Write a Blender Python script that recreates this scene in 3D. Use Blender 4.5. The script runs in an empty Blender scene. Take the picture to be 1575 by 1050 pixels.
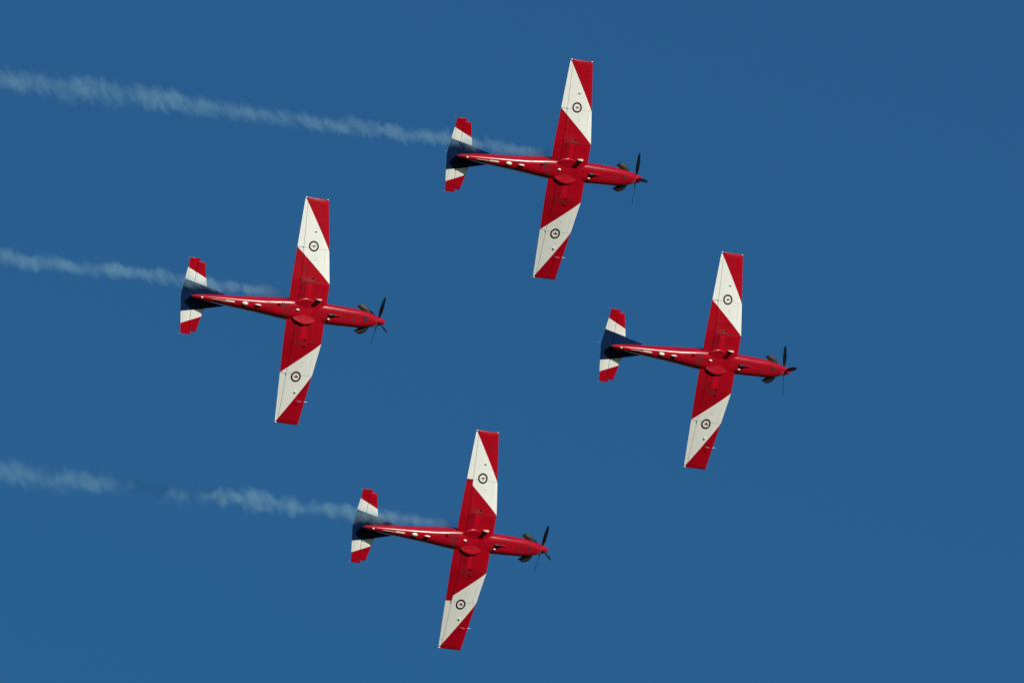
import bpy, bmesh, math, random
from mathutils import Vector, Matrix
random.seed(7)
scene = bpy.context.scene
R = math.radians

# ------------------------------------------------------------------ camera
CAM_ELEV = R(38)
EYE = Vector((0, 0, 1.7))
# camera axes in the world: right, up, back
M = Matrix(((1, 0, 0),
            (0, -math.sin(CAM_ELEV), -math.cos(CAM_ELEV)),
            (0, math.cos(CAM_ELEV), -math.sin(CAM_ELEV))))
cam = bpy.data.cameras.new('camera')
cam.sensor_width = 36.0
cam.lens = 400.0
cam.clip_start = 1.0
cam.clip_end = 30000.0
cam_o = bpy.data.objects.new('camera', cam)
cam_o.matrix_world = Matrix.Translation(EYE) @ M.to_4x4()
scene.collection.objects.link(cam_o)
scene.camera = cam_o

# ------------------------------------------------------------------ sun, sky, exposure
SUN_CAM = Vector((0.612, 0.634, 0.452)).normalized()      # towards the sun, camera axes
SUN_DIR = (M @ SUN_CAM).normalized()
SUN_ELEV = math.asin(SUN_DIR.z)
SUN_ROT = math.atan2(SUN_DIR.x, SUN_DIR.y)
sun = bpy.data.lights.new('sun', 'SUN')
sun.energy = 3.95
sun.angle = R(0.53)
sun.color = (1.0, 0.945, 0.85)
sun_o = bpy.data.objects.new('sun', sun)
sun_o.rotation_euler = SUN_DIR.to_track_quat('Z', 'Y').to_euler()
scene.collection.objects.link(sun_o)

world = bpy.data.worlds.new("World")
scene.world = world
world.use_nodes = True
nt = world.node_tree
bg = nt.nodes['Background']
sky = nt.nodes.new('ShaderNodeTexSky')
sky.sky_type = 'NISHITA'
sky.sun_disc = False
sky.sun_elevation = SUN_ELEV
sky.sun_rotation = SUN_ROT
sky.altitude = 300
sky.air_density = 1.0
sky.dust_density = 0.3
sky.ozone_density = 3.0
tint = nt.nodes.new('ShaderNodeMix')
tint.data_type = 'RGBA'
tint.blend_type = 'MULTIPLY'
tint.inputs['Factor'].default_value = 1.0
tint.inputs['B'].default_value = (0.290, 0.722, 0.912, 1)
nt.links.new(sky.outputs['Color'], tint.inputs['A'])
nt.links.new(tint.outputs['Result'], bg.inputs['Color'])
bg.inputs['Strength'].default_value = 0.107

scene.view_settings.view_transform = 'Standard'
scene.view_settings.look = 'None'
scene.view_settings.exposure = 0.30
scene.view_settings.gamma = 1.0
scene.view_settings.use_curve_mapping = False
scene.cycles.volume_bounces = 1
scene.cycles.max_bounces = 6

# ------------------------------------------------------------------ materials
def new_mat(name):
    m = bpy.data.materials.new(name)
    m.use_nodes = True
    return m, m.node_tree, m.node_tree.nodes['Principled BSDF']

def paint(name, col, rough=0.3, dirt=0.25, dirt_col=(0.05, 0.035, 0.03), bump=0.0, spec=0.5, streak=True):
    """gloss aircraft paint with streaky grime drawn along the airflow"""
    m, t, b = new_mat(name)
    tc = t.nodes.new('ShaderNodeTexCoord')
    inf = t.nodes.new('ShaderNodeObjectInfo')
    add = t.nodes.new('ShaderNodeVectorMath'); add.operation = 'MULTIPLY_ADD'
    comb = t.nodes.new('ShaderNodeCombineXYZ')
    for i in range(3):
        t.links.new(inf.outputs['Random'], comb.inputs[i])
    add.inputs[1].default_value = (37, 53, 29)
    t.links.new(comb.outputs[0], add.inputs[0])
    t.links.new(tc.outputs['Object'], add.inputs[2])
    mp = t.nodes.new('ShaderNodeMapping')
    mp.inputs['Scale'].default_value = (0.8, 3.4, 3.4) if streak else (2, 2, 2)
    t.links.new(add.outputs[0], mp.inputs['Vector'])
    n1 = t.nodes.new('ShaderNodeTexNoise')
    n1.inputs['Scale'].default_value = 1.6
    n1.inputs['Detail'].default_value = 7
    n1.inputs['Roughness'].default_value = 0.62
    t.links.new(mp.outputs[0], n1.inputs['Vector'])
    mr = t.nodes.new('ShaderNodeMapRange')
    mr.inputs['From Min'].default_value = 0.42
    mr.inputs['From Max'].default_value = 0.80
    mr.inputs['To Min'].default_value = 0.0
    mr.inputs['To Max'].default_value = dirt
    t.links.new(n1.outputs['Fac'], mr.inputs['Value'])
    mix = t.nodes.new('ShaderNodeMix'); mix.data_type = 'RGBA'
    mix.inputs['A'].default_value = (*col, 1)
    mix.inputs['B'].default_value = (*dirt_col, 1)
    t.links.new(mr.outputs[0], mix.inputs['Factor'])
    t.links.new(mix.outputs['Result'], b.inputs['Base Color'])
    b.inputs['Specular IOR Level'].default_value = spec
    n2 = t.nodes.new('ShaderNodeTexNoise')
    n2.inputs['Scale'].default_value = 5
    n2.inputs['Detail'].default_value = 4
    t.links.new(add.outputs[0], n2.inputs['Vector'])
    mr2 = t.nodes.new('ShaderNodeMapRange')
    mr2.inputs['To Min'].default_value = rough * 0.75
    mr2.inputs['To Max'].default_value = rough * 1.35
    t.links.new(n2.outputs['Fac'], mr2.inputs['Value'])
    t.links.new(mr2.outputs[0], b.inputs['Roughness'])
    if bump:
        n3 = t.nodes.new('ShaderNodeTexNoise')
        n3.inputs['Scale'].default_value = 2.6
        n3.inputs['Detail'].default_value = 2
        t.links.new(add.outputs[0], n3.inputs['Vector'])
        bp = t.nodes.new('ShaderNodeBump')
        bp.inputs['Strength'].default_value = bump
        bp.inputs['Distance'].default_value = 0.05
        t.links.new(n3.outputs['Fac'], bp.inputs['Height'])
        t.links.new(bp.outputs[0], b.inputs['Normal'])
    return m

def plain(name, col, rough=0.5, metal=0.0):
    m, t, b = new_mat(name)
    tc = t.nodes.new('ShaderNodeTexCoord')
    n = t.nodes.new('ShaderNodeTexNoise')
    n.inputs['Scale'].default_value = 9
    n.inputs['Detail'].default_value = 4
    t.links.new(tc.outputs['Object'], n.inputs['Vector'])
    mr = t.nodes.new('ShaderNodeMapRange')
    mr.inputs['To Min'].default_value = 0.8
    mr.inputs['To Max'].default_value = 1.15
    t.links.new(n.outputs['Fac'], mr.inputs['Value'])
    mx = t.nodes.new('ShaderNodeMix'); mx.data_type = 'RGBA'; mx.blend_type = 'MULTIPLY'
    mx.inputs['Factor'].default_value = 1
    mx.inputs['A'].default_value = (*col, 1)
    t.links.new(mr.outputs[0], mx.inputs['B'])
    t.links.new(mx.outputs['Result'], b.inputs['Base Color'])
    b.inputs['Roughness'].default_value = rough
    b.inputs['Metallic'].default_value = metal
    return m

RED = paint('red_paint', (0.345, 0.0008, 0.0085), 0.26, 0.62, (0.13, 0.004, 0.008), 0.10, 0.16)
RED_BODY = paint('red_body_paint', (0.365, 0.0008, 0.010), 0.25, 0.60, (0.13, 0.003, 0.007), 0.08, 0.32)
RED_OILY = paint('red_oily_paint', (0.285, 0.0012, 0.009), 0.22, 0.75, (0.10, 0.004, 0.007), 0.12, 0.22)
RED_CLEAN = paint('red_door_paint', (0.46, 0.001, 0.012), 0.22, 0.10, (0.20, 0.006, 0.01), 0.02, 0.22)
WHITE = paint('white_paint', (0.71, 0.70, 0.645), 0.32, 0.14, (0.45, 0.43, 0.38), 0.06, 0.3)
BLUE = paint('blue_paint', (0.004, 0.016, 0.058), 0.30, 0.25, (0.006, 0.02, 0.05), 0.04, 0.15)
SEAM = plain('seam_dark', (0.05, 0.008, 0.01), 0.6)
SEAM_W = plain('seam_grey', (0.30, 0.29, 0.26), 0.6)
SOOT = plain('oily_soot', (0.20, 0.014, 0.018), 0.45)
BLACK = plain('black_rubber', (0.008, 0.008, 0.010), 0.45)
DARK = plain('dark_recess', (0.012, 0.004, 0.004), 0.8)
STEEL = plain('burnt_steel', (0.024, 0.021, 0.020), 0.55, 0.2)
CREAM = plain('cream_plastic', (0.74, 0.70, 0.58), 0.4)
GREY = plain('grey_metal', (0.30, 0.30, 0.31), 0.45, 0.3)
NAVY = plain('navy_ring', (0.004, 0.005, 0.012), 0.45)
ROO = plain('red_emblem', (0.24, 0.006, 0.012), 0.5)
GLASS, _t, _b = new_mat('canopy_glass')
_b.inputs['Base Color'].default_value = (0.03, 0.035, 0.04, 1)
_b.inputs['Roughness'].default_value = 0.05
LAMP, _t, _b = new_mat('lamp_glass')
_b.inputs['Base Color'].default_value = (0.9, 0.9, 0.88, 1)
_b.inputs['Roughness'].default_value = 0.1

# ------------------------------------------------------------------ mesh helpers
# aircraft axes: x forward, y to its left, z up; the spinner tip is (SHIFT, 0, 0)
SHIFT = 4.2
def V(d, y, z):
    """point d metres behind the spinner tip"""
    return Vector((SHIFT - d, y, z))

def finish(name, bm, mats, parent, smooth=35, recalc=True):
    if recalc:
        bmesh.ops.recalc_face_normals(bm, faces=bm.faces)
    me = bpy.data.meshes.new(name)
    bm.to_mesh(me)
    bm.free()
    for m in mats:
        me.materials.append(m)
    if smooth:
        for p in me.polygons:
            p.use_smooth = True
        me.set_sharp_from_angle(angle=R(smooth))
    o = bpy.data.objects.new(name, me)
    scene.collection.objects.link(o)
    o.parent = parent
    return o

def loft(bm, rings, cap0=True, cap1=True, mat=0):
    vs = [[bm.verts.new(p) for p in r] for r in rings]
    n = len(vs[0])
    for a, b in zip(vs[:-1], vs[1:]):
        for i in range(n):
            j = (i + 1) % n
            try:
                f = bm.faces.new((a[i], a[j], b[j], b[i])); f.material_index = mat
            except ValueError:
                pass
    if cap0:
        f = bm.faces.new(vs[0][::-1]); f.material_index = mat
    if cap1:
        f = bm.faces.new(vs[-1]); f.material_index = mat
    return vs

def cut(bm, a, b):
    """bisect along the vertical plane through plan points a, b (d, y)"""
    pa, pb = V(a[0], a[1], 0), V(b[0], b[1], 0)
    dirv = (pb - pa).normalized()
    no = Vector((-dirv.y, dirv.x, 0))
    bmesh.ops.bisect_plane(bm, geom=bm.verts[:] + bm.edges[:] + bm.faces[:], dist=1e-5, plane_co=pa, plane_no=no)

def side(p, a, b):
    pa, pb = V(a[0], a[1], 0), V(b[0], b[1], 0)
    return (pb.x - pa.x) * (p.y - pa.y) - (pb.y - pa.y) * (p.x - pa.x)

def ellipsoid(bm, c, r, mat=0, u=16, v=10):
    m = Matrix.Translation(c) @ Matrix.Diagonal((*r, 1))
    bmesh.ops.create_uvsphere(bm, u_segments=u, v_segments=v, radius=1, matrix=m)

def tube(bm, pts, rad, seg=10, mat=0):
    rings = []
    for i, p in enumerate(pts):
        a = pts[max(i - 1, 0)]; b = pts[min(i + 1, len(pts) - 1)]
        t = (b - a).normalized()
        s = t.cross(Vector((0.3, 0.5, 0.81))).normalized(); w = t.cross(s)
        r = rad[i] if isinstance(rad, (list, tuple)) else rad
        rings.append([p + (s * math.cos(k * 2 * math.pi / seg) + w * math.sin(k * 2 * math.pi / seg)) * r for k in range(seg)])
    loft(bm, rings, mat=mat)

def fin_plate(bm, outline, y, t, mat=0):
    """small blade: outline in (d, z), thickness t about y, with thinned edges"""
    a = [bm.verts.new(V(d, y - t / 2, z)) for d, z in outline]
    b = [bm.verts.new(V(d, y + t / 2, z)) for d, z in outline]
    n = len(a)
    for i in range(n):
        j = (i + 1) % n
        bm.faces.new((a[i], a[j], b[j], b[i])).material_index = mat
    bm.faces.new(a[::-1]).material_index = mat
    bm.faces.new(b).material_index = mat

def lerp(a, b, t): return a + (b - a) * t

# ------------------------------------------------------------------ fuselage shape
#        d     half-w  top    bottom
SECT = [(0.47, 0.212, 0.205, -0.235), (0.65, 0.275, 0.255, -0.36), (0.90, 0.338, 0.31, -0.45), (1.47, 0.412, 0.38, -0.535),
        (2.26, 0.448, 0.44, -0.585), (3.10, 0.475, 0.48, -0.592), (3.60, 0.490, 0.50, -0.575), (4.20, 0.500, 0.53, -0.572), (4.90, 0.500, 0.56, -0.580),
        (5.75, 0.430, 0.58, -0.55), (6.50, 0.357, 0.58, -0.475), (7.26, 0.292, 0.57, -0.39), (8.00, 0.232, 0.55, -0.295),
        (8.75, 0.165, 0.52, -0.185), (9.20, 0.108, 0.42, -0.09), (9.45, 0.065, 0.31, 0.01), (9.60, 0.018, 0.20, 0.09)]
def section(d):
    if d <= SECT[0][0]: return SECT[0][1:]
    for i in range(len(SECT) - 1):
        if d <= SECT[i + 1][0]:
            p0 = SECT[max(i - 1, 0)]; p1 = SECT[i]; p2 = SECT[i + 1]; p3 = SECT[min(i + 2, len(SECT) - 1)]
            t = (d - p1[0]) / (p2[0] - p1[0])
            out = []
            for k in (1, 2, 3):
                m1 = (p2[k] - p0[k]) / (p2[0] - p0[0]) * (p2[0] - p1[0])
                m2 = (p3[k] - p1[k]) / (p3[0] - p1[0]) * (p2[0] - p1[0])
                out.append((2 * t**3 - 3 * t**2 + 1) * p1[k] + (t**3 - 2 * t**2 + t) * m1 + (-2 * t**3 + 3 * t**2) * p2[k] + (t**3 - t**2) * m2)
            return tuple(out)
    return SECT[-1][1:]
def exps(d):
    k = min(max((d - 0.5) / 1.0, 0), 1)
    return 2.0 + 0.2 * k, 2.0 + 1.6 * k - 0.9 * min(max((d - 4.6) / 1.6, 0), 1)          # upper, lower roundness
def fus_ring(d, n=96):
    w, zt, zb = section(d)
    zm = zb + (zt - zb) * 0.5
    eu, el = exps(d)
    ring = []
    for k in range(n):
        a = 2 * math.pi * k / n
        c, s = math.cos(a), math.sin(a)
        e = eu if s >= 0 else el
        h = (zt - zm) if s >= 0 else (zm - zb)
        ring.append(V(d, w * math.copysign(abs(c) ** (2 / e), c), zm + h * math.copysign(abs(s) ** (2 / e), s)))
    return ring
def belly(d, y):
    w, zt, zb = section(d)
    zm = zb + (zt - zb) * 0.5
    e = exps(d)[1]
    q = max(0.0, 1 - (abs(y) / w) ** e)
    return zm - (zm - zb) * q ** (1 / e)

# ------------------------------------------------------------------ wing shape
ZC, Y_KINK, Y_TIP = -0.455, 1.32, 5.062
def w_le(y):
    return 3.197 if y <= Y_KINK else lerp(3.197, 3.59, (y - Y_KINK) / (Y_TIP - Y_KINK))
def w_te(y):
    return 5.063 if y <= Y_KINK else lerp(5.063, 4.73, (y - Y_KINK) / (Y_TIP - Y_KINK))
def w_z(y):
    return ZC if y <= Y_KINK else ZC + (y - Y_KINK) * math.tan(R(7.0))
def w_hinge(y):
    return lerp(4.668, 4.60, y / Y_TIP)
def w_thick(y):
    return lerp(0.150, 0.125, y / Y_TIP)
def yt(x, t):
    x = min(max(x, 0), 1)
    return 5 * t * (0.2969 * math.sqrt(x) - 0.1260 * x - 0.3516 * x * x + 0.2843 * x**3 - 0.1036 * x**4)
def w_surf(d, y, up):
    c = w_te(y) - w_le(y)
    h = yt((d - w_le(y)) / c, w_thick(y)) * c
    return w_z(y) + (h * 1.12 if up else -h * 0.86)
L1A, L1B = (4.73, 5.062), (3.365, 2.79)      # outer paint line, rear tip corner to leading edge
L2A, L2B = (4.915, 2.81), (3.197, 1.32)      # inner paint line, flap corner to leading edge
def wing_paint(bm, s, with_inner=True):
    l1 = ((L1A[0], L1A[1] * s), (L1B[0], L1B[1] * s)); l2 = ((L2A[0], L2A[1] * s), (L2B[0], L2B[1] * s))
    cut(bm, *l1)
    if with_inner:
        cut(bm, *l2)
    r1 = side(V(3.4, 5.0 * s, 0), *l1); r2 = side(V(4.0, 0.5 * s, 0), *l2)
    for f in bm.faces:
        c = f.calc_center_median()
        red = side(c, *l1) * r1 > 0 or side(c, *l2) * r2 > 0 or not with_inner
        f.material_index = 0 if red else 1

def ys(a, b, n):
    return [lerp(a, b, i / n) for i in range(n + 1)]

def make_wing(root, s):
    bm = bmesh.new()
    rings = []
    yy = sorted(set(ys(0.0, 5.03, 30) + [Y_KINK]))
    prof = [0.0, 0.004, 0.012, 0.03, 0.06, 0.1, 0.16, 0.24, 0.33, 0.43, 0.53, 0.63, 0.72]
    def ring(y, flat=1.0, inset=0.0):
        le, te, h = w_le(y) + inset, w_te(y), w_hinge(y)
        up = [le + (te - le) * p for p in prof] + [h - 0.06, h + 0.05]
        lo = [le + (te - le) * p for p in prof[1:]] + [h - 0.06, h - 0.010]
        zc = w_z(y)
        pts = [V(d, y * s, zc + (w_surf(d, y, True) - zc) * flat) for d in up]
        ztop = w_surf(h + 0.05, y, True)
        pts += [V(h + 0.05, y * s, zc + (ztop - 0.012 - zc) * flat), V(h - 0.010, y * s, zc + (w_surf(h - 0.01, y, True) * 0.7 + 0.3 * zc - zc) * flat)]
        pts += [V(d, y * s, zc + (w_surf(d, y, False) - zc) * flat) for d in reversed(lo)]
        return pts
    for y in yy:
        rings.append(ring(y))
    rings.append(ring(5.052, 0.80, 0.004)); rings.append(ring(5.062, 0.45, 0.015))
    loft(bm, rings)
    bmesh.ops.recalc_face_normals(bm, faces=bm.faces)
    wing_paint(bm, s)
    # oil-stained skin behind the wheel door, inboard of the wing joint
    for a, b in (((4.335, 0.0), (4.335, 1.0)), ((3.5, 1.335 * s), (4.5, 1.335 * s))):
        cut(bm, a, b)
    for f in bm.faces:
        c = f.calc_center_median()
        if abs(c.y) < 1.335 and 4.335 < SHIFT - c.x and c.z < ZC: f.material_index = 5
    # skin joints: thin strips 2 mm proud of the lower skin
    def strip(p, q, wid, mat, n=24):
        (d0, y0), (d1, y1) = p, q
        L = math.hypot(d1 - d0, y1 - y0)
        nx, ny = -(y1 - y0) / L * wid / 2, (d1 - d0) / L * wid / 2
        prev = None
        for i in range(n + 1):
            t = i / n
            d, y = lerp(d0, d1, t), lerp(y0, y1, t)
            pr = []
            for sg in (-1, 1):
                dd, yyy = d + sg * nx, y + sg * ny
                pr.append(bm.verts.new(V(dd, yyy * s, w_surf(dd, yyy, False) - 0.002)))
            if prev:
                bm.faces.new((prev[0], prev[1], pr[1], pr[0])).material_index = mat
            prev = pr
    strip((3.26, 1.335), (4.64, 1.335), 0.016, 2)
    strip((4.30, 2.83), (4.62, 2.83), 0.012, 3)
    strip((3.42, 2.83), (3.90, 2.83), 0.012, 3)
    strip((4.05, 0.66), (4.05, 1.30), 0.010, 2)
    strip((4.33, 0.66), (4.33, 1.30), 0.010, 2)
    strip((4.50, 1.50), (4.505, 2.35), 0.010, 2)
    strip((3.55, 2.05), (3.60, 2.80), 0.008, 3)
    # oily smear patch beside the wing joint
    for k in range(60):
        d = random.uniform(3.95, 4.52); y = 1.37 + abs(random.gauss(0, 0.05 + 0.10 * (4.55 - d))); ln = random.uniform(0.05, 0.09 + 0.4 * max(0, 4.25 - d))
        wd = random.uniform(0.006, 0.016)
        q = [(d, y - wd / 2), (d + ln, y - wd / 3), (d + ln, y + wd / 3), (d, y + wd / 2)]
        bm.faces.new([bm.verts.new(V(a, b * s, w_surf(a, b, False) - 0.0032 - k * 2e-5)) for a, b in q]).material_index = 4
    # rivet groups on the white skin
    for k in range(16):
        d, y = 3.95 + 0.11 * (k % 4) / 3 + random.uniform(-.01, .01), 2.30 + 0.05 * (k // 4)
        q = [(d, y - .006), (d + .012, y - .006), (d + .012, y + .006), (d, y + .006)]
        bm.faces.new([bm.verts.new(V(a, b * s, w_surf(a, b, False) - 0.002)) for a, b in q]).material_index = 3
    return finish('wing', bm, [RED, WHITE, SEAM, SEAM_W, SOOT, RED_OILY], root, 40, recalc=False)

def control(name, wing, s, y0, y1, mode):
    bm = bmesh.new()
    rings = []
    for y in ys(y0, y1, 14):
        h, te = w_hinge(y), w_te(y)
        dl = [h + 0.006, lerp(h, te, .35), lerp(h, te, .7), te - 0.004]
        du = [te, lerp(h, te, .75), h + 0.062]
        pts = [V(d, y * s, w_surf(d, y, False)) for d in dl] + [V(te, y * s, w_z(y) - 0.004)]
        pts += [V(d, y * s, w_surf(d, y, True) + (0.001 if d == te else 0)) for d in du]
        pts += [V(h + 0.03, y * s, w_z(y))]
        rings.append(pts)
    loft(bm, rings)
    bmesh.ops.recalc_face_normals(bm, faces=bm.faces)
    if mode == 'red':
        pass
    else:
        wing_paint(bm, s)
    return finish(name, bm, [RED, WHITE], wing, 30, recalc=False)

ROO_PTS = [(-.135, -.005), (-.10, -.022), (-.055, -.012), (-.03, -.03), (-.045, -.07), (-.02, -.105), (.03, -.115), (.005, -.095),
           (-.005, -.07), (.02, -.04), (.05, -.025), (.055, -.055), (.075, -.06), (.07, -.02), (.09, .005), (.125, .0), (.135, .012),
           (.115, .03), (.10, .05), (.095, .03), (.075, .028), (.04, .038), (0, .045), (-.045, .028), (-.085, .004)]
def make_roundel(wing, s):
    bm = bmesh.new()
    c = (4.16, 2.925)
    def P(a, b, lift):          # a forward, b outboard
        d, y = c[0] - a, c[1] + b
        return bm.verts.new(V(d, y * s, w_surf(d, y, False) - lift))
    n = 64
    rs = [0.165, 0.190, 0.215, 0.240]
    rings = [[P(r * math.cos(2 * math.pi * k / n), r * math.sin(2 * math.pi * k / n), 0.004) for k in range(n)] for r in rs]
    for a, b in zip(rings[:-1], rings[1:]):
        for k in range(n):
            bm.faces.new((a[k], a[(k + 1) % n], b[(k + 1) % n], b[k])).material_index = 0
    f = bm.faces.new([P(x * 0.98 + 0.005, y * 0.80 + 0.010, 0.005) for x, y in ROO_PTS]); f.material_index = 1
    bmesh.ops.triangulate(bm, faces=[f])
    return finish('roundel', bm, [NAVY, ROO], wing, 0, recalc=False)

def make_gear_door(wing, s):
    bm = bmesh.new()
    g = []
    nx, ny = 8, 12
    for i in range(nx + 1):
        row = []
        for j in range(ny + 1):
            d = lerp(4.085, 4.315, i / nx); y = lerp(0.60, 1.27, j / ny)
            e = min(i, nx - i, 2) / 2 * min(j, ny - j, 1)
            row.append(bm.verts.new(V(d, y * s, w_surf(d, y, False) + 0.004 - 0.014 * e)))
        g.append(row)
    for i in range(nx):
        for j in range(ny):
            bm.faces.new((g[i][j], g[i + 1][j], g[i + 1][j + 1], g[i][j + 1]))
    return finish('gear_door', bm, [RED_CLEAN], wing, 40)

def make_blister(root, s):
    bm = bmesh.new()
    cx, cy, a, b, H = 4.245, 0.335, 0.56, 0.285, 0.088
    g = []
    nu, nv = 30, 22
    for i in range(nu + 1):
        u = -math.cos(math.pi * i / nu)
        row = []
        wv = max(0, 1 - abs(u) ** 1.7) ** 0.70
        for j in range(nv + 1):
            v = -1 + 2 * j / nv
            if v < 0.70:
                h = ((v + 1) / 1.70) ** 1.25
            else:
                h = math.sqrt(max(0, 1 - ((v - 0.70) / 0.30) ** 2)) ** 0.9
            h *= wv ** 0.8
            d, y = cx + a * u, cy + b * v * wv
            base = -0.56
            row.append(bm.verts.new(V(d, y * s, base - H * h)))
        g.append(row)
    for i in range(nu):
        for j in range(nv):
            bm.faces.new((g[i][j], g[i + 1][j], g[i + 1][j + 1], g[i][j + 1]))
    bmesh.ops.remove_doubles(bm, verts=bm.verts, dist=1e-4)
    return finish('wheel_blister', bm, [RED_BODY], root, 60)

# ------------------------------------------------------------------ tail
ZT = 0.40
T1A, T1B = (9.83, 0.725), (8.70, 0.49)      # blue to white
T2A, T2B = (9.76, 1.25), (8.80, 0.84)       # white to red
def t_le(y):
    if y < 0.27: return 7.80
    if y < 0.486: return lerp(7.80, 8.72, (y - .27) / .216)
    return lerp(8.72, 8.97, (y - .486) / (1.56 - .486))
def t_te(y): return lerp(9.93, 9.695, y / 1.70)
def t_hinge(y): return lerp(9.375, 9.33, y / 1.70)
def tail_z(d, y, up):
    le, te = max(t_le(y), 8.55 - 0.0), t_te(y)
    c = te - le
    x = (d - le) / c
    h = yt(x, 0.085) * c if x > 0 else 0
    h = max(h, 0.006)
    return ZT + (h if up else -h)
def tail_paint(bm, s):
    l1 = ((T1A[0], T1A[1] * s), (T1B[0], T1B[1] * s)); l2 = ((T2A[0], T2A[1] * s), (T2B[0], T2B[1] * s))
    cut(bm, *l1); cut(bm, *l2)
    r1 = side(V(9.2, 0.1 * s, 0), *l1); r2 = side(V(9.2, 1.6 * s, 0), *l2)
    for f in bm.faces:
        c = f.calc_center_median()
        f.material_index = 2 if side(c, *l1) * r1 > 0 else (0 if side(c, *l2) * r2 > 0 else 1)
def make_tailplane(root, s):
    bm = bmesh.new()
    rings = []
    for y in [0.003, 0.15, 0.27, 0.32, 0.38, 0.44, 0.486, 0.55, 0.7, 0.85, 1.0, 1.15, 1.3, 1.45, 1.54, 1.56]:
        le, h = t_le(y), t_hinge(y)
        ds = [lerp(le, h, p) for p in (0, .015, .05, .12, .25, .45, .7, .9)]
        k = 0.4 if y == 1.56 else 1
        up = [V(d, y * s, ZT + (tail_z(d, y, True) - ZT) * k) for d in ds] + [V(h + 0.035, y * s, ZT + (tail_z(h + 0.035, y, True) - ZT) * k)]
        lo = [V(d, y * s, ZT + (tail_z(d, y, False) - ZT) * k) for d in ds[1:]] + [V(h - 0.006, y * s, ZT + (tail_z(h, y, False) - ZT) * k)]
        rings.append(up + [V(h - 0.006, y * s, ZT + 0.012 * k)] + lo[::-1])
    loft(bm, rings)
    bmesh.ops.recalc_face_normals(bm, faces=bm.faces)
    tail_paint(bm, s)
    return finish('tailplane', bm, [RED, WHITE, BLUE], root, 40, recalc=False)
def make_elevator(tp, s):
    bm = bmesh.new()
    def ring(y, front=None, k=1.0):
        h, te = front or t_hinge(y) + 0.008, t_te(y)
        ds = [lerp(h, te, p) for p in (0.0, .1, .4, .75)]
        nose = V(h - 0.002, y * s, ZT)
        lo = [V(d, y * s, ZT + (tail_z(max(d, 9.0), min(y, 1.6), False) - ZT) * k * (0.55 if i == 0 else 1)) for i, d in enumerate(ds)]
        up = [V(d + (0.04 if front is None and i == 0 else 0), y * s, ZT + (tail_z(max(d, 9.0), min(y, 1.6), True) - ZT) * k * (0.55 if i == 0 else 1)) for i, d in enumerate(ds)]
        return [nose] + lo + [V(te, y * s, ZT - 0.004), V(te, y * s, ZT + 0.004)] + up[::-1]
    rings = [ring(y) for y in [0.003, 0.3, 0.6, 0.9, 1.2, 1.45, 1.568]]
    rings += [ring(1.572, 9.215), ring(1.63, 9.215), ring(1.685, 9.22), ring(1.70, 9.235, 0.4)]
    loft(bm, rings)
    bmesh.ops.recalc_face_normals(bm, faces=bm.faces)
    tail_paint(bm, s)
    # trim tab lines, 2 mm proud
    for (d0, y0), (d1, y1), w in (((9.70, 0.75), (9.69, 1.30), 0.010), ((9.69, 0.75), (9.82, 0.75), 0.010)):
        L = math.hypot(d1 - d0, y1 - y0); nx, ny = -(y1 - y0) / L * w / 2, (d1 - d0) / L * w / 2
        q = [(d0 - nx, y0 - ny), (d1 - nx, y1 - ny), (d1 + nx, y1 + ny), (d0 + nx, y0 + ny)]
        bm.faces.new([bm.verts.new(V(a, b * s, tail_z(a, b, False) - 0.004)) for a, b in q]).material_index = 3
    return finish('elevator', bm, [RED, WHITE, BLUE, SEAM_W], tp, 35, recalc=False)

def upright(name, parent, outline_le, outline_te, zs, tk, mats, split=None):
    bm = bmesh.new()
    rings = []
    for z in zs:
        le, te = outline_le(z), outline_te(z)
        c = te - le
        pts = []
        for p in (0, .02, .08, .2, .4, .65, .85): pts.append((le + c * p, yt(p, tk) * c + 0.002))
        pts.append((te, 0.004))
        rings.append([V(d, t, z) for d, t in pts] + [V(d, -t, z) for d, t in reversed(pts)])
    loft(bm, rings)
    return finish(name, bm, mats, parent, 35)

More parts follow.
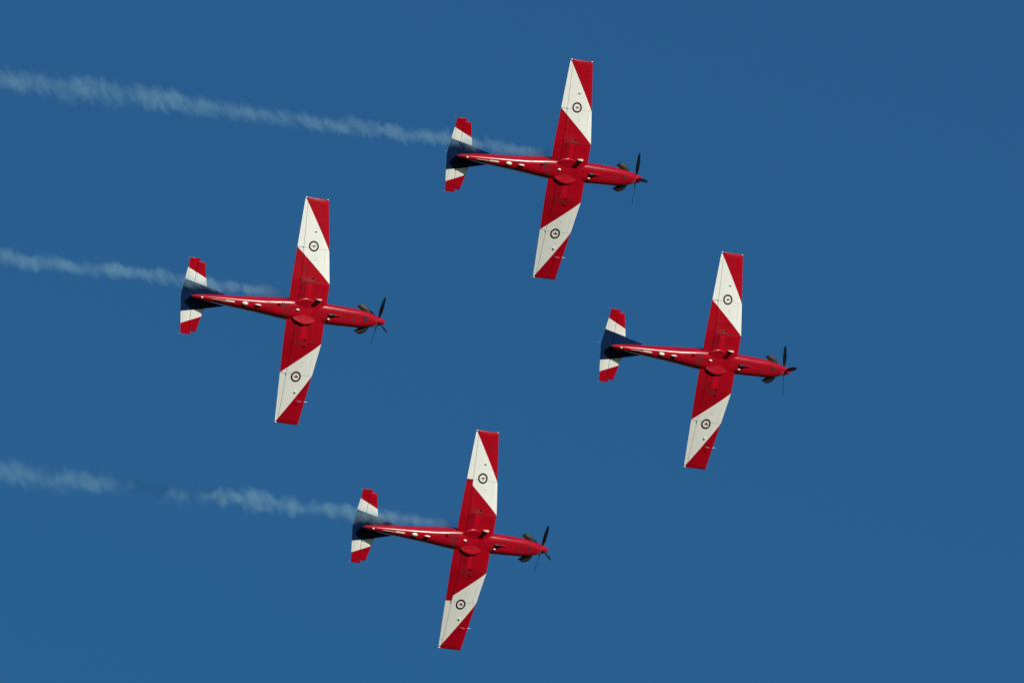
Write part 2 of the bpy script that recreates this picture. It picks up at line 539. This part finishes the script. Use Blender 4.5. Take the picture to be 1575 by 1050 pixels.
# ------------------------------------------------------------------ one aeroplane
def build_aeroplane():
    root = bpy.data.objects.new('aeroplane', None)
    scene.collection.objects.link(root)
    root.empty_display_size = 2
    # fuselage
    bm = bmesh.new()
    dd = [0.47, 0.50] + ys(0.55, 9.2, 86) + [9.28, 9.36, 9.45, 9.52, 9.57, 9.60]
    loft(bm, [fus_ring(d) for d in dd])
    bmesh.ops.recalc_face_normals(bm, faces=bm.faces)
    bmesh.ops.bisect_plane(bm, geom=bm.verts[:] + bm.edges[:] + bm.faces[:], dist=1e-5, plane_co=V(7.4, 0, 0.42), plane_no=Vector((0.17, 0, 1)))
    for f in bm.faces:
        c = f.calc_center_median()
        d = SHIFT - c.x
        if d > 7.2 and c.z > 0.42 - (d - 7.4) * 0.17: f.material_index = 1
    # belly joints, 2 mm proud
    def bstrip(p, q, wid, mat=2, n=14):
        (d0, y0), (d1, y1) = p, q
        L = math.hypot(d1 - d0, y1 - y0); nx, ny = -(y1 - y0) / L * wid / 2, (d1 - d0) / L * wid / 2
        prev = None
        for i in range(n + 1):
            d, y = lerp(d0, d1, i / n), lerp(y0, y1, i / n)
            pr = [bm.verts.new(V(d + sg * nx, y + sg * ny, belly(d + sg * nx, y + sg * ny) - 0.003)) for sg in (-1, 1)]
            if prev: bm.faces.new((prev[0], prev[1], pr[1], pr[0])).material_index = mat
            prev = pr
    bstrip((1.80, -0.12), (1.79, 0.27), 0.045, 3)
    bstrip((1.95, 0.165), (1.95, 0.24), 0.07, 3)
    bstrip((1.55, -0.14), (1.55, 0.24), 0.010)
    bstrip((1.55, -0.14), (1.80, -0.14), 0.010)
    bstrip((2.0, 0.02), (2.5, 0.02), 0.008)
    bstrip((2.5, -0.2), (2.5, 0.24), 0.008)
    bstrip((2.15, -0.24), (3.1, -0.24), 0.008)
    bstrip((5.6, 0.02), (6.0, 0.02), 0.008)
    bstrip((6.05, -0.3), (6.05, 0.3), 0.008)
    for i in range(4):
        for j in range(6):
            d = 5.09 + 0.10 * i + (0.02 if j % 2 else 0); y = -0.255 + 0.102 * j
            q = [(d - .032, y - .027), (d + .032, y - .027), (d + .032, y + .027), (d - .032, y + .027)]
            bm.faces.new([bm.verts.new(V(a, b, belly(a, b) - 0.004)) for a, b in q]).material_index = 3
    fus = finish('fuselage', bm, [RED_BODY, BLUE, SEAM, DARK], root, 50, recalc=False)
    # nose ring and chin vents
    bm = bmesh.new()
    for sg, tri in ((-1, [(1.34, -0.16), (1.335, -0.010), (1.05, -0.03)]), (1, [(1.315, 0.03), (1.31, 0.130), (1.03, 0.01)])):
        top = [bm.verts.new(V(d, y, belly(d, y) - 0.012 if i < 2 else belly(d, y) - 0.002)) for i, (d, y) in enumerate(tri)]
        bot = [bm.verts.new(V(d, y, belly(d, y) + 0.03)) for d, y in tri]
        for i in range(3):
            bm.faces.new((top[i], top[(i + 1) % 3], bot[(i + 1) % 3], bot[i]))
        bm.faces.new(top); bm.faces.new(bot[::-1])
    finish('chin_vent', bm, [DARK], fus, 0)
    # canopy on the upper side
    bm = bmesh.new()
    rings = []
    for d in ys(2.45, 5.25, 22):
        t = (d - 2.45) / 2.8
        h = 0.62 * (math.sin(math.pi * min(1, t ** 0.75)) ** 0.6) + 0.02
        w = 0.33 * (math.sin(math.pi * min(1, 0.08 + 0.84 * t)) ** 0.4)
        zb = section(d)[1] - 0.10
        rings.append([V(d, w * math.cos(a), zb + h * math.sin(a)) for a in [math.pi * k / 18 for k in range(19)]])
    loft(bm, rings)
    can = finish('canopy', bm, [GLASS], root, 60)
    for d in (2.8, 3.75, 4.7):
        bm = bmesh.new()
        t = (d - 2.45) / 2.8
        h = 0.62 * (math.sin(math.pi * min(1, t ** 0.75)) ** 0.6) + 0.03; w = 0.33 * (math.sin(math.pi * min(1, 0.08 + 0.84 * t)) ** 0.4) + 0.01
        zb = section(d)[1] - 0.10
        tube(bm, [V(d, w * math.cos(a), zb + h * math.sin(a)) for a in [math.pi * k / 14 for k in range(15)]], 0.025, 6)
        finish('canopy_frame', bm, [RED_BODY], can, 60)
    # spinner and propeller, turning about the thrust line
    bm = bmesh.new()
    rings = []
    for i in range(19):
        t = (i + 0.25) / 18.25
        r = 0.212 * (1 - (1 - t) ** 1.75) ** 0.72
        rings.append([Vector((0.455 - 0.455 * t, r * math.cos(a), r * math.sin(a))) for a in [2 * math.pi * k / 36 for k in range(36)]])
    loft(bm, rings)
    bmesh.ops.recalc_face_normals(bm, faces=bm.faces)
    tube(bm, [Vector((0.004, 0.2135 * math.cos(a), 0.2135 * math.sin(a))) for a in [2 * math.pi * k / 40 for k in range(41)]], 0.006, 6, 1)
    spn = finish('spinner', bm, [RED_BODY, STEEL], root, 50)
    spn.location = V(0.455, 0, 0)
    for k in range(4):
        bm = bmesh.new()
        rings = []
        for r, ch, th, be in ((0.10, .085, .075, 55), (0.20, .09, .065, 50), (0.28, .115, .040, 44), (0.40, .165, .026, 37), (0.58, .195, .020, 30),
                              (0.78, .190, .016, 25), (0.95, .170, .012, 22), (1.05, .145, .009, 20), (1.13, .115, .007, 19), (1.175, .075, .006, 18), (1.19, .03, .004, 18)):
            b_ = R(be)
            pts = []
            for q in range(16):
                a = 2 * math.pi * q / 16
                u, v = math.cos(a) * ch / 2, math.sin(a) * th / 2
                # chord runs along the direction of turn, pitched forward
                pts.append(Vector((0.17 + u * math.sin(b_) + v * math.cos(b_), -r, -u * math.cos(b_) + v * math.sin(b_))))
            rings.append(pts)
        loft(bm, rings)
        bmesh.ops.recalc_face_normals(bm, faces=bm.faces)
        for f in bm.faces:
            rr = -f.calc_center_median().y
            f.material_index = 1 if rr < 0.24 else 0
        bl = finish('propeller_blade', bm, [BLACK, STEEL], spn, 50, recalc=False)
        bl.rotation_euler = (k * math.pi / 2, 0, 0)
        bl.location = (-0.10, 0, 0)
    # exhaust stacks
    for s in (-1, 1):
        bm = bmesh.new()
        pr = [((0.86, .22), (1.10, .22)), ((0.92, .40), (1.16, .29)), ((0.975, .50), (1.22, .325)), ((1.08, .585), (1.32, .36)),
              ((1.21, .650), (1.45, .45)), ((1.345, .680), (1.60, .55))]
        def rg(o, i, k=1.0, dz=0.0, zr=0.115):
            o, i = Vector((*o, 0)), Vector((*i, 0))
            c = (o + i) / 2; h = (o - i) / 2 * k
            return [V((c + h * math.cos(a)).x, s * (c + h * math.cos(a)).y, -0.20 + dz + zr * k * math.sin(a)) for a in [2 * math.pi * q / 24 for q in range(24)]]
        outer = [rg(o, i, 1, 0.0, lerp(.115, .05, (n / 5) ** 2)) for n, (o, i) in enumerate(pr)]
        inner = [rg(pr[n][0], pr[n][1], 0.88, 0.0, lerp(.115, .05, (n / 5) ** 2)) for n in (5, 4, 3)]
        loft(bm, outer + inner[:1], True, False, 0)
        loft(bm, inner, False, True, 1)
        bmesh.ops.remove_doubles(bm, verts=bm.verts, dist=1e-4)
        finish('exhaust_stack', bm, [STEEL, DARK], root, 50)
    # wings
    for s in (-1, 1):
        w = make_wing(root, s)
        control('flap', w, s, 0.38, 2.81, 'paint')
        control('aileron', w, s, 2.83, 4.985, 'paint')
        make_roundel(w, s)
        make_gear_door(w, s)
        # hinge brackets and small fittings under the skin
        for (d, y, l, h, t, m) in ((4.63, 2.845, .08, .04, .03, WHITE), (4.61, 4.6, .06, .015, .02, WHITE), (4.655, 1.40, .07, .03, .03, RED)):
            bm = bmesh.new()
            z = w_surf(d, y, False)
            fin_plate(bm, [(d - l / 2, z + .02), (d - l / 2 + .02, z - h), (d + l / 2 - .01, z - h), (d + l / 2 + .02, z + .02)], y * s, t)
            finish('hinge_bracket', bm, [m], w, 0)
        for (d, y) in ((3.60, 5.045), (4.70, 5.045)):
            if s == 1 and d < 4: continue
            bm = bmesh.new()
            ellipsoid(bm, V(d + (0.035 if d < 4 else -0.02), y * s, w_z(y)), (0.045, 0.028, 0.026))
            finish('wingtip_light', bm, [LAMP], w, 60)
        bm = bmesh.new()
        tube(bm, [V(4.72, s * 5.05, w_z(5.05)), V(4.84, s * 5.075, w_z(5.05))], [0.004, 0.002], 6)
        finish('static_discharger', bm, [GREY], w, 60)
    wing_r = [o for o in root.children if o.name.startswith('wing')][0]
    wing_l = [o for o in root.children if o.name.startswith('wing')][1]
    # air data boom and mast under the left wing
    bm = bmesh.new()
    z = w_z(4.0)
    tube(bm, [V(3.52, 4.0, z - .01), V(3.44, 4.0, z - .015), V(3.36, 3.995, z - .02), V(3.345, 3.995, z - .02)], [.028, .028, .026, .020], 12)
    finish('pitot_tube', bm, [GREY], wing_l, 50)
    bm = bmesh.new()
    z = w_surf(3.93, 4.0, False)
    tube(bm, [V(3.95, 3.97, z + .02), V(3.92, 3.985, z - .10), V(3.83, 4.0, z - .13), V(3.74, 4.005, z - .13)], [.009, .009, .012, .010], 8)
    finish('temperature_probe', bm, [GREY], wing_l, 50)
    bm = bmesh.new()
    z = w_surf(4.06, 3.6, False)
    fin_plate(bm, [(4.01, z + .01), (4.02, z - .05), (4.10, z - .055), (4.13, z + .01)], 3.6, 0.04)
    finish('wing_scoop', bm, [WHITE], wing_l, 0)
    bm = bmesh.new()
    z = w_surf(4.09, 3.58, False)
    fin_plate(bm, [(4.04, z + .01), (4.06, z - .035), (4.16, z - .035), (4.17, z + .01)], -3.58, 0.025)
    finish('wing_scoop', bm, [GREY], wing_r, 0)
    for w, y in ((wing_l, 1.53), (wing_r, -1.50), (wing_l, 1.24)):
        bm = bmesh.new()
        z = w_surf(4.02, abs(y), False)
        fin_plate(bm, [(3.98, z + .01), (4.00, z - .035), (4.10, z - .04), (4.13, z + .01)], y, 0.03)
        finish('drain_mast', bm, [RED], w, 0)
    # wheel blisters
    for s in (-1, 1):
        make_blister(root, s)
    # tail
    for s in (-1, 1):
        tp = make_tailplane(root, s)
        el = make_elevator(tp, s)
        bm = bmesh.new()
        tube(bm, [V(9.68, s * 1.69, ZT), V(9.86, s * 1.70, ZT)], [0.006, 0.003], 6)
        finish('static_discharger', bm, [GREY], tp, 60)
    fin = upright('fin', root, lambda z: 7.1 + (z - .45) * 1.5 if z < .8 else 7.625 + (z - .8) * 1.05, lambda z: 9.40 - (z - .45) * .40,
                  [.45, .55, .65, .8, 1.0, 1.2, 1.4, 1.6, 1.68], 0.07, [BLUE])
    rud = upright('rudder', fin, lambda z: 9.412 - (z - .45) * .40, lambda z: 9.78 - (z - .45) * .40, [.47, .7, 1.0, 1.3, 1.6, 1.68], 0.05, [BLUE])
    bm = bmesh.new()
    tube(bm, [V(9.30, 0, 1.66), V(9.48, 0, 1.66)], [0.006, 0.003], 6)
    finish('static_discharger', bm, [GREY], rud, 60)
    # belly fittings
    def belly_plate(name, d0, d1, y, h, t, m, tip=None):
        bm = bmesh.new()
        z0, z1 = belly(d0, y), belly(d1, y)
        fin_plate(bm, [(d0, z0 + .03), (lerp(d0, d1, .18), z0 - h), (lerp(d0, d1, .9), z1 - h), (d1, z1 + .03)], y, t)
        return finish(name, bm, [m], root, 0)
    bm = bmesh.new()      # tall blade aerial under the belly, a little right of centre
    base = belly(3.95, -.5) 
    rings = []
    for q in range(7):
        t = q / 6
        z = lerp(-0.54, -0.87, t); c = lerp(.31, .25, t); d0 = 3.49 + 0.17 * t
        pts = []
        for p in (0, .03, .12, .3, .6, .85, 1): pts.append((d0 + c * p, yt(p, .20) * c + .004))
        rings.append([V(d, -.60 + w_, z) for d, w_ in pts] + [V(d, -.60 - w_, z) for d, w_ in reversed(pts)])
    vs = loft(bm, rings)
    bmesh.ops.recalc_face_normals(bm, faces=bm.faces)
    finish('blade_aerial', bm, [CREAM], root, 45)
    for (d, y, r) in ((7.14, 0.004, (.150, .085, .055)), (6.53, 0.0, (.155, .045, .085)), (4.64, -0.03, (.085, .055, .05)), (3.09, 0.20, (.065, .045, .05))):
        bm = bmesh.new()
        ellipsoid(bm, V(d, y, belly(d, y) - r[2] * 0.25), r)
        finish('dome_aerial', bm, [CREAM], root, 60)
    bm = bmesh.new()      # flush plate aerial on the boom
    for i in range(2):
        pass
    z0, z1 = belly(7.63, 0), belly(8.05, 0)
    q = [(7.63, -.035, z0), (8.05, -.035, z1), (8.05, .025, z1), (7.63, .025, z0)]
    a = [bm.verts.new(V(d, y, z - .022)) for d, y, z in q]; b = [bm.verts.new(V(d, y, z + .03)) for d, y, z in q]
    for i in range(4): bm.faces.new((a[i], a[(i + 1) % 4], b[(i + 1) % 4], b[i]))
    bm.faces.new(a); bm.faces.new(b[::-1])
    finish('plate_aerial', bm, [CREAM], root, 0)
    bm = bmesh.new()
    fin_plate(bm, [(7.95, belly(7.95, 0) + .02), (8.25, belly(8.25, 0) - .045), (8.62, belly(8.62, 0) - .04), (8.72, belly(8.72, 0) + .02)], 0.01, 0.014)
    finish('ventral_strake', bm, [CREAM], root, 0)
    belly_plate('air_scoop', 5.45, 5.62, -0.20, .085, .05, RED_BODY)
    bm = bmesh.new()      # black vent pipe and its red fairing on the forward belly
    z = belly(2.9, 0)
    tube(bm, [V(2.80, 0, z - .02), V(2.90, 0, z - .055), V(3.00, 0, z - .065), V(3.115, 0, z - .065)], [.05, .058, .06, .055], 14)
    vp = finish('vent_pipe', bm, [BLACK], root, 60)
    bm = bmesh.new()
    tube(bm, [V(2.45, -.012, belly(2.45, 0) + .01), V(2.6, -.012, belly(2.6, 0) - .015), V(2.85, -.012, belly(2.85, 0) - .028)], [.015, .036, .042], 12)
    finish('pipe_fairing', bm, [RED_CLEAN], vp, 60)
    belly_plate('drain_pipe', 2.38, 2.50, -.375, .03, .03, RED_CLEAN)
    bm = bmesh.new()
    ellipsoid(bm, V(9.12, 0, belly(9.12, 0) - .005), (.05, .04, .03))
    finish('tail_light', bm, [LAMP], root, 60)
    return root

plane = build_aeroplane()

def copy_tree(o, parent=None):
    c = o.copy()
    scene.collection.objects.link(c)
    c.parent = parent
    for ch in o.children:
        copy_tree(ch, c)
    return c

# rotation (aircraft axes in camera axes) and spinner tip in camera axes, metres
POSES = [
    (((0.88601, -0.17095, -0.43099), (-0.10833, -0.98015, 0.16606), (-0.45082, -0.10044, -0.88694)), (6.007, 7.384, -520.714), 3,
     'red and white propeller aeroplane at the top of the formation, long pale smoke behind it'),
    (((0.89204, -0.13795, -0.43039), (-0.12245, -0.99043, 0.06366), (-0.43505, -0.00408, -0.90039)), (-5.648, 0.8465, -508.2), -21,
     'leftmost red and white propeller aeroplane of the formation, farthest back'),
    (((0.87618, -0.17263, -0.45001), (-0.12601, -0.98323, 0.13185), (-0.46522, -0.05882, -0.88324)), (12.981, -1.421, -529.113), 14,
     'rightmost red and white propeller aeroplane leading the formation, without any smoke'),
    (((0.87963, -0.17378, -0.44277), (-0.11912, -0.98169, 0.14864), (-0.4605, -0.07801, -0.88423)), (1.677, -9.551, -520.882), -15,
     'lowest red and white propeller aeroplane, its wing flaps red out to the corners'),
]
def pose_matrix(p):
    rot = M @ Matrix(p[0])
    tip = EYE + M @ Vector(p[1])
    return Matrix.Translation(tip - rot @ Vector((SHIFT, 0, 0))) @ rot.to_4x4()

planes = []
for i, p in enumerate(POSES):
    o = plane if i == 0 else copy_tree(plane)
    o.matrix_world = pose_matrix(p)
    o['label'] = p[3]
    o['category'] = 'aeroplane'
    o['group'] = 'red and white aeroplanes in formation'
    for ch in o.children:
        if ch.name.startswith('spinner'):
            ch.rotation_euler = (R(-p[2]), 0, 0)
    planes.append(o)

# the lowest aeroplane has flaps that are red all over
for w in planes[3].children:
    if not w.name.startswith('wing'): continue
    for ch in w.children:
        if ch.name.startswith('flap'):
            me = ch.data.copy()
            for f in me.polygons: f.material_index = 0
            ch.data = me

# ------------------------------------------------------------------ smoke
def smoke_material(name, r0, r1, dens, seed, grow=0.72, start_soot=True):
    m = bpy.data.materials.new(name)
    m.use_nodes = True
    t = m.node_tree
    t.nodes.clear()
    N = t.nodes.new
    def math_(op, a, b=None, c=None, clamp=False):
        n = N('ShaderNodeMath'); n.operation = op; n.use_clamp = clamp
        for i, v in enumerate((a, b, c)):
            if v is None: continue
            if isinstance(v, (int, float)): n.inputs[i].default_value = v
            else: t.links.new(v, n.inputs[i])
        return n.outputs[0]
    def smooth(v, a, b, lo=0.0, hi=1.0):
        n = N('ShaderNodeMapRange'); n.interpolation_type = 'SMOOTHSTEP'
        n.inputs['From Min'].default_value = a; n.inputs['From Max'].default_value = b
        n.inputs['To Min'].default_value = lo; n.inputs['To Max'].default_value = hi
        t.links.new(v, n.inputs['Value'])
        return n.outputs[0]
    tc = N('ShaderNodeTexCoord')
    off = N('ShaderNodeVectorMath'); off.operation = 'ADD'
    off.inputs[1].default_value = (seed * 13.7, seed * 5.1, seed * 9.3)
    t.links.new(tc.outputs['Object'], off.inputs[0])
    sep = N('ShaderNodeSeparateXYZ')
    t.links.new(tc.outputs['Object'], sep.inputs[0])
    X = math_('MULTIPLY', sep.outputs[0], -1.0)            # metres behind the start
    def noise(scale, detail, rough, vec=None):
        n = N('ShaderNodeTexNoise')
        n.inputs['Scale'].default_value = scale; n.inputs['Detail'].default_value = detail; n.inputs['Roughness'].default_value = rough
        t.links.new(vec or off.outputs[0], n.inputs['Vector'])
        return n
    # slow wander and billowing of the trail
    w1 = noise(0.55, 2, 0.5)
    sw = N('ShaderNodeSeparateColor'); t.links.new(w1.outputs['Color'], sw.inputs[0])
    amp = smooth(X, 0.0, 14.0, 0.12, 0.72)
    y = math_('MULTIPLY_ADD', math_('SUBTRACT', sw.outputs[0], 0.5), amp, sep.outputs[1])
    z = math_('MULTIPLY_ADD', math_('SUBTRACT', sw.outputs[1], 0.5), amp, sep.outputs[2])
    rad = math_('MULTIPLY_ADD', math_('POWER', math_('MAXIMUM', X, 0.01), grow), r1, r0)
    rr = math_('DIVIDE', math_('SQRT', math_('ADD', math_('MULTIPLY', y, y), math_('MULTIPLY', z, z))), rad)
    # puffs that lean out of the trail
    ro = N('ShaderNodeMapping'); ro.inputs['Rotation'].default_value = (0, 0, -0.95)
    t.links.new(off.outputs[0], ro.inputs['Vector'])
    st = N('ShaderNodeMapping'); st.inputs['Scale'].default_value = (0.60, 1.25, 0.9)
    t.links.new(ro.outputs[0], st.inputs['Vector'])
    n2 = noise(1.55, 7, 0.60, st.outputs[0])
    n2.inputs['Distortion'].default_value = 0.5
    e = math_('MULTIPLY_ADD', math_('SUBTRACT', n2.outputs['Fac'], 0.5), 3.1, rr)
    body = smooth(e, 1.25, 0.0)
    n3 = noise(2.6, 5, 0.65, st.outputs[0])
    fine = smooth(n3.outputs['Fac'], 0.32, 0.68, 0.5, 1.35)
    lim = smooth(rr, 2.05, 1.4)
    n5 = noise(0.42, 3, 0.55)
    fine = math_('MULTIPLY', fine, smooth(n5.outputs['Fac'], 0.30, 0.68, 0.72, 1.25))
    thin = math_('DIVIDE', 1.0, math_('MULTIPLY_ADD', X, 0.055, 1.0))
    d = math_('MULTIPLY', math_('MULTIPLY', body, fine), math_('MULTIPLY', lim, thin))
    d = math_('MULTIPLY', d, smooth(X, 0.0, 1.7))
    d = math_('MULTIPLY', d, dens)
    # sooty first metres
    s_a = smooth(X, 2.4, 0.9, 0.0, 0.8)
    col = N('ShaderNodeMix'); col.data_type = 'RGBA'
    col.inputs['A'].default_value = (0.47, 0.75, 0.86, 1)
    col.inputs['B'].default_value = (0.30, 0.34, 0.36, 1)
    t.links.new(s_a, col.inputs['Factor'])
    pv = N('ShaderNodeVolumePrincipled')
    pv.inputs['Anisotropy'].default_value = 0.15
    t.links.new(col.outputs['Result'], pv.inputs['Color'])
    t.links.new(d, pv.inputs['Density'])
    out = N('ShaderNodeOutputMaterial')
    t.links.new(pv.outputs[0], out.inputs['Volume'])
    m.cycles.volume_step_rate = 0.05
    return m

def smoke_trail(pose, start, end, length, r0, r1, dens, seed, label):
    """start, end: (d, y, z) in the aircraft's frame"""
    a = pose_matrix(pose) @ V(*start); b = pose_matrix(pose) @ V(*end)
    ax = (a - b).normalized()                               # local +x points at the aeroplane
    up = (pose_matrix(pose).to_3x3() @ Vector((0, 0, 1)))
    yv = up.cross(ax).normalized(); zv = ax.cross(yv)
    mat = smoke_material('smoke', r0, r1, dens, seed)
    bm = bmesh.new()
    rings = []
    for i in range(41):
        x = length * i / 40
        r = (r0 + r1 * max(x, .01) ** 0.72) * 2.05 + 0.02
        rings.append([Vector((-x, r * math.cos(q), r * math.sin(q))) for q in [2 * math.pi * k / 20 for k in range(20)]])
    loft(bm, rings)
    o = finish('smoke_trail', bm, [mat], None, 0)
    o.matrix_world = Matrix.Translation(a) @ Matrix((ax, yv, zv)).transposed().to_4x4()
    o['label'] = label
    o['category'] = 'smoke trail'
    o['group'] = 'smoke trails behind the aeroplanes'
    return o

smoke_trail(POSES[0], (4.3, -0.60, 0.1), (33.0, -0.80, 0.1), 40, 0.24, 0.030, 1.30, 1, 'widest pale smoke trail, streaming from the top aeroplane to the left edge')
smoke_trail(POSES[1], (4.5, -0.66, 0.1), (28.0, -0.45, 0.1), 26, 0.24, 0.022, 1.5, 2, 'short pale smoke trail behind the leftmost aeroplane')
smoke_trail(POSES[3], (4.3, -0.60, 0.1), (33.0, -0.43, 0.1), 36, 0.24, 0.037, 1.35, 3, 'smoke trail of the lowest aeroplane, partly darkened by a shadow')

# ------------------------------------------------------------------ ground far below
bm = bmesh.new()
rr = [0, 30, 200, 1000, 4000, 12000]
seg = 48
prev = [bm.verts.new((0, 0, 0))] * seg
for r in rr[1:]:
    cur = [bm.verts.new((r * math.cos(2 * math.pi * k / seg), r * math.sin(2 * math.pi * k / seg), 0)) for k in range(seg)]
    for k in range(seg):
        j = (k + 1) % seg
        if prev[0] is prev[1]: bm.faces.new((prev[0], cur[k], cur[j]))
        else: bm.faces.new((prev[k], cur[k], cur[j], prev[j]))
    prev = cur
gm, t, b = new_mat('dry_grass')
tc = t.nodes.new('ShaderNodeTexCoord')
n = t.nodes.new('ShaderNodeTexNoise'); n.inputs['Scale'].default_value = 0.02; n.inputs['Detail'].default_value = 8
t.links.new(tc.outputs['Object'], n.inputs['Vector'])
cr = t.nodes.new('ShaderNodeValToRGB')
cr.color_ramp.elements[0].color = (0.022, 0.032, 0.012, 1); cr.color_ramp.elements[1].color = (0.055, 0.055, 0.028, 1)
t.links.new(n.outputs['Fac'], cr.inputs['Fac']); t.links.new(cr.outputs[0], b.inputs['Base Color'])
b.inputs['Roughness'].default_value = 0.9
g = finish('ground', bm, [gm], None, 0)
g['kind'] = 'structure'
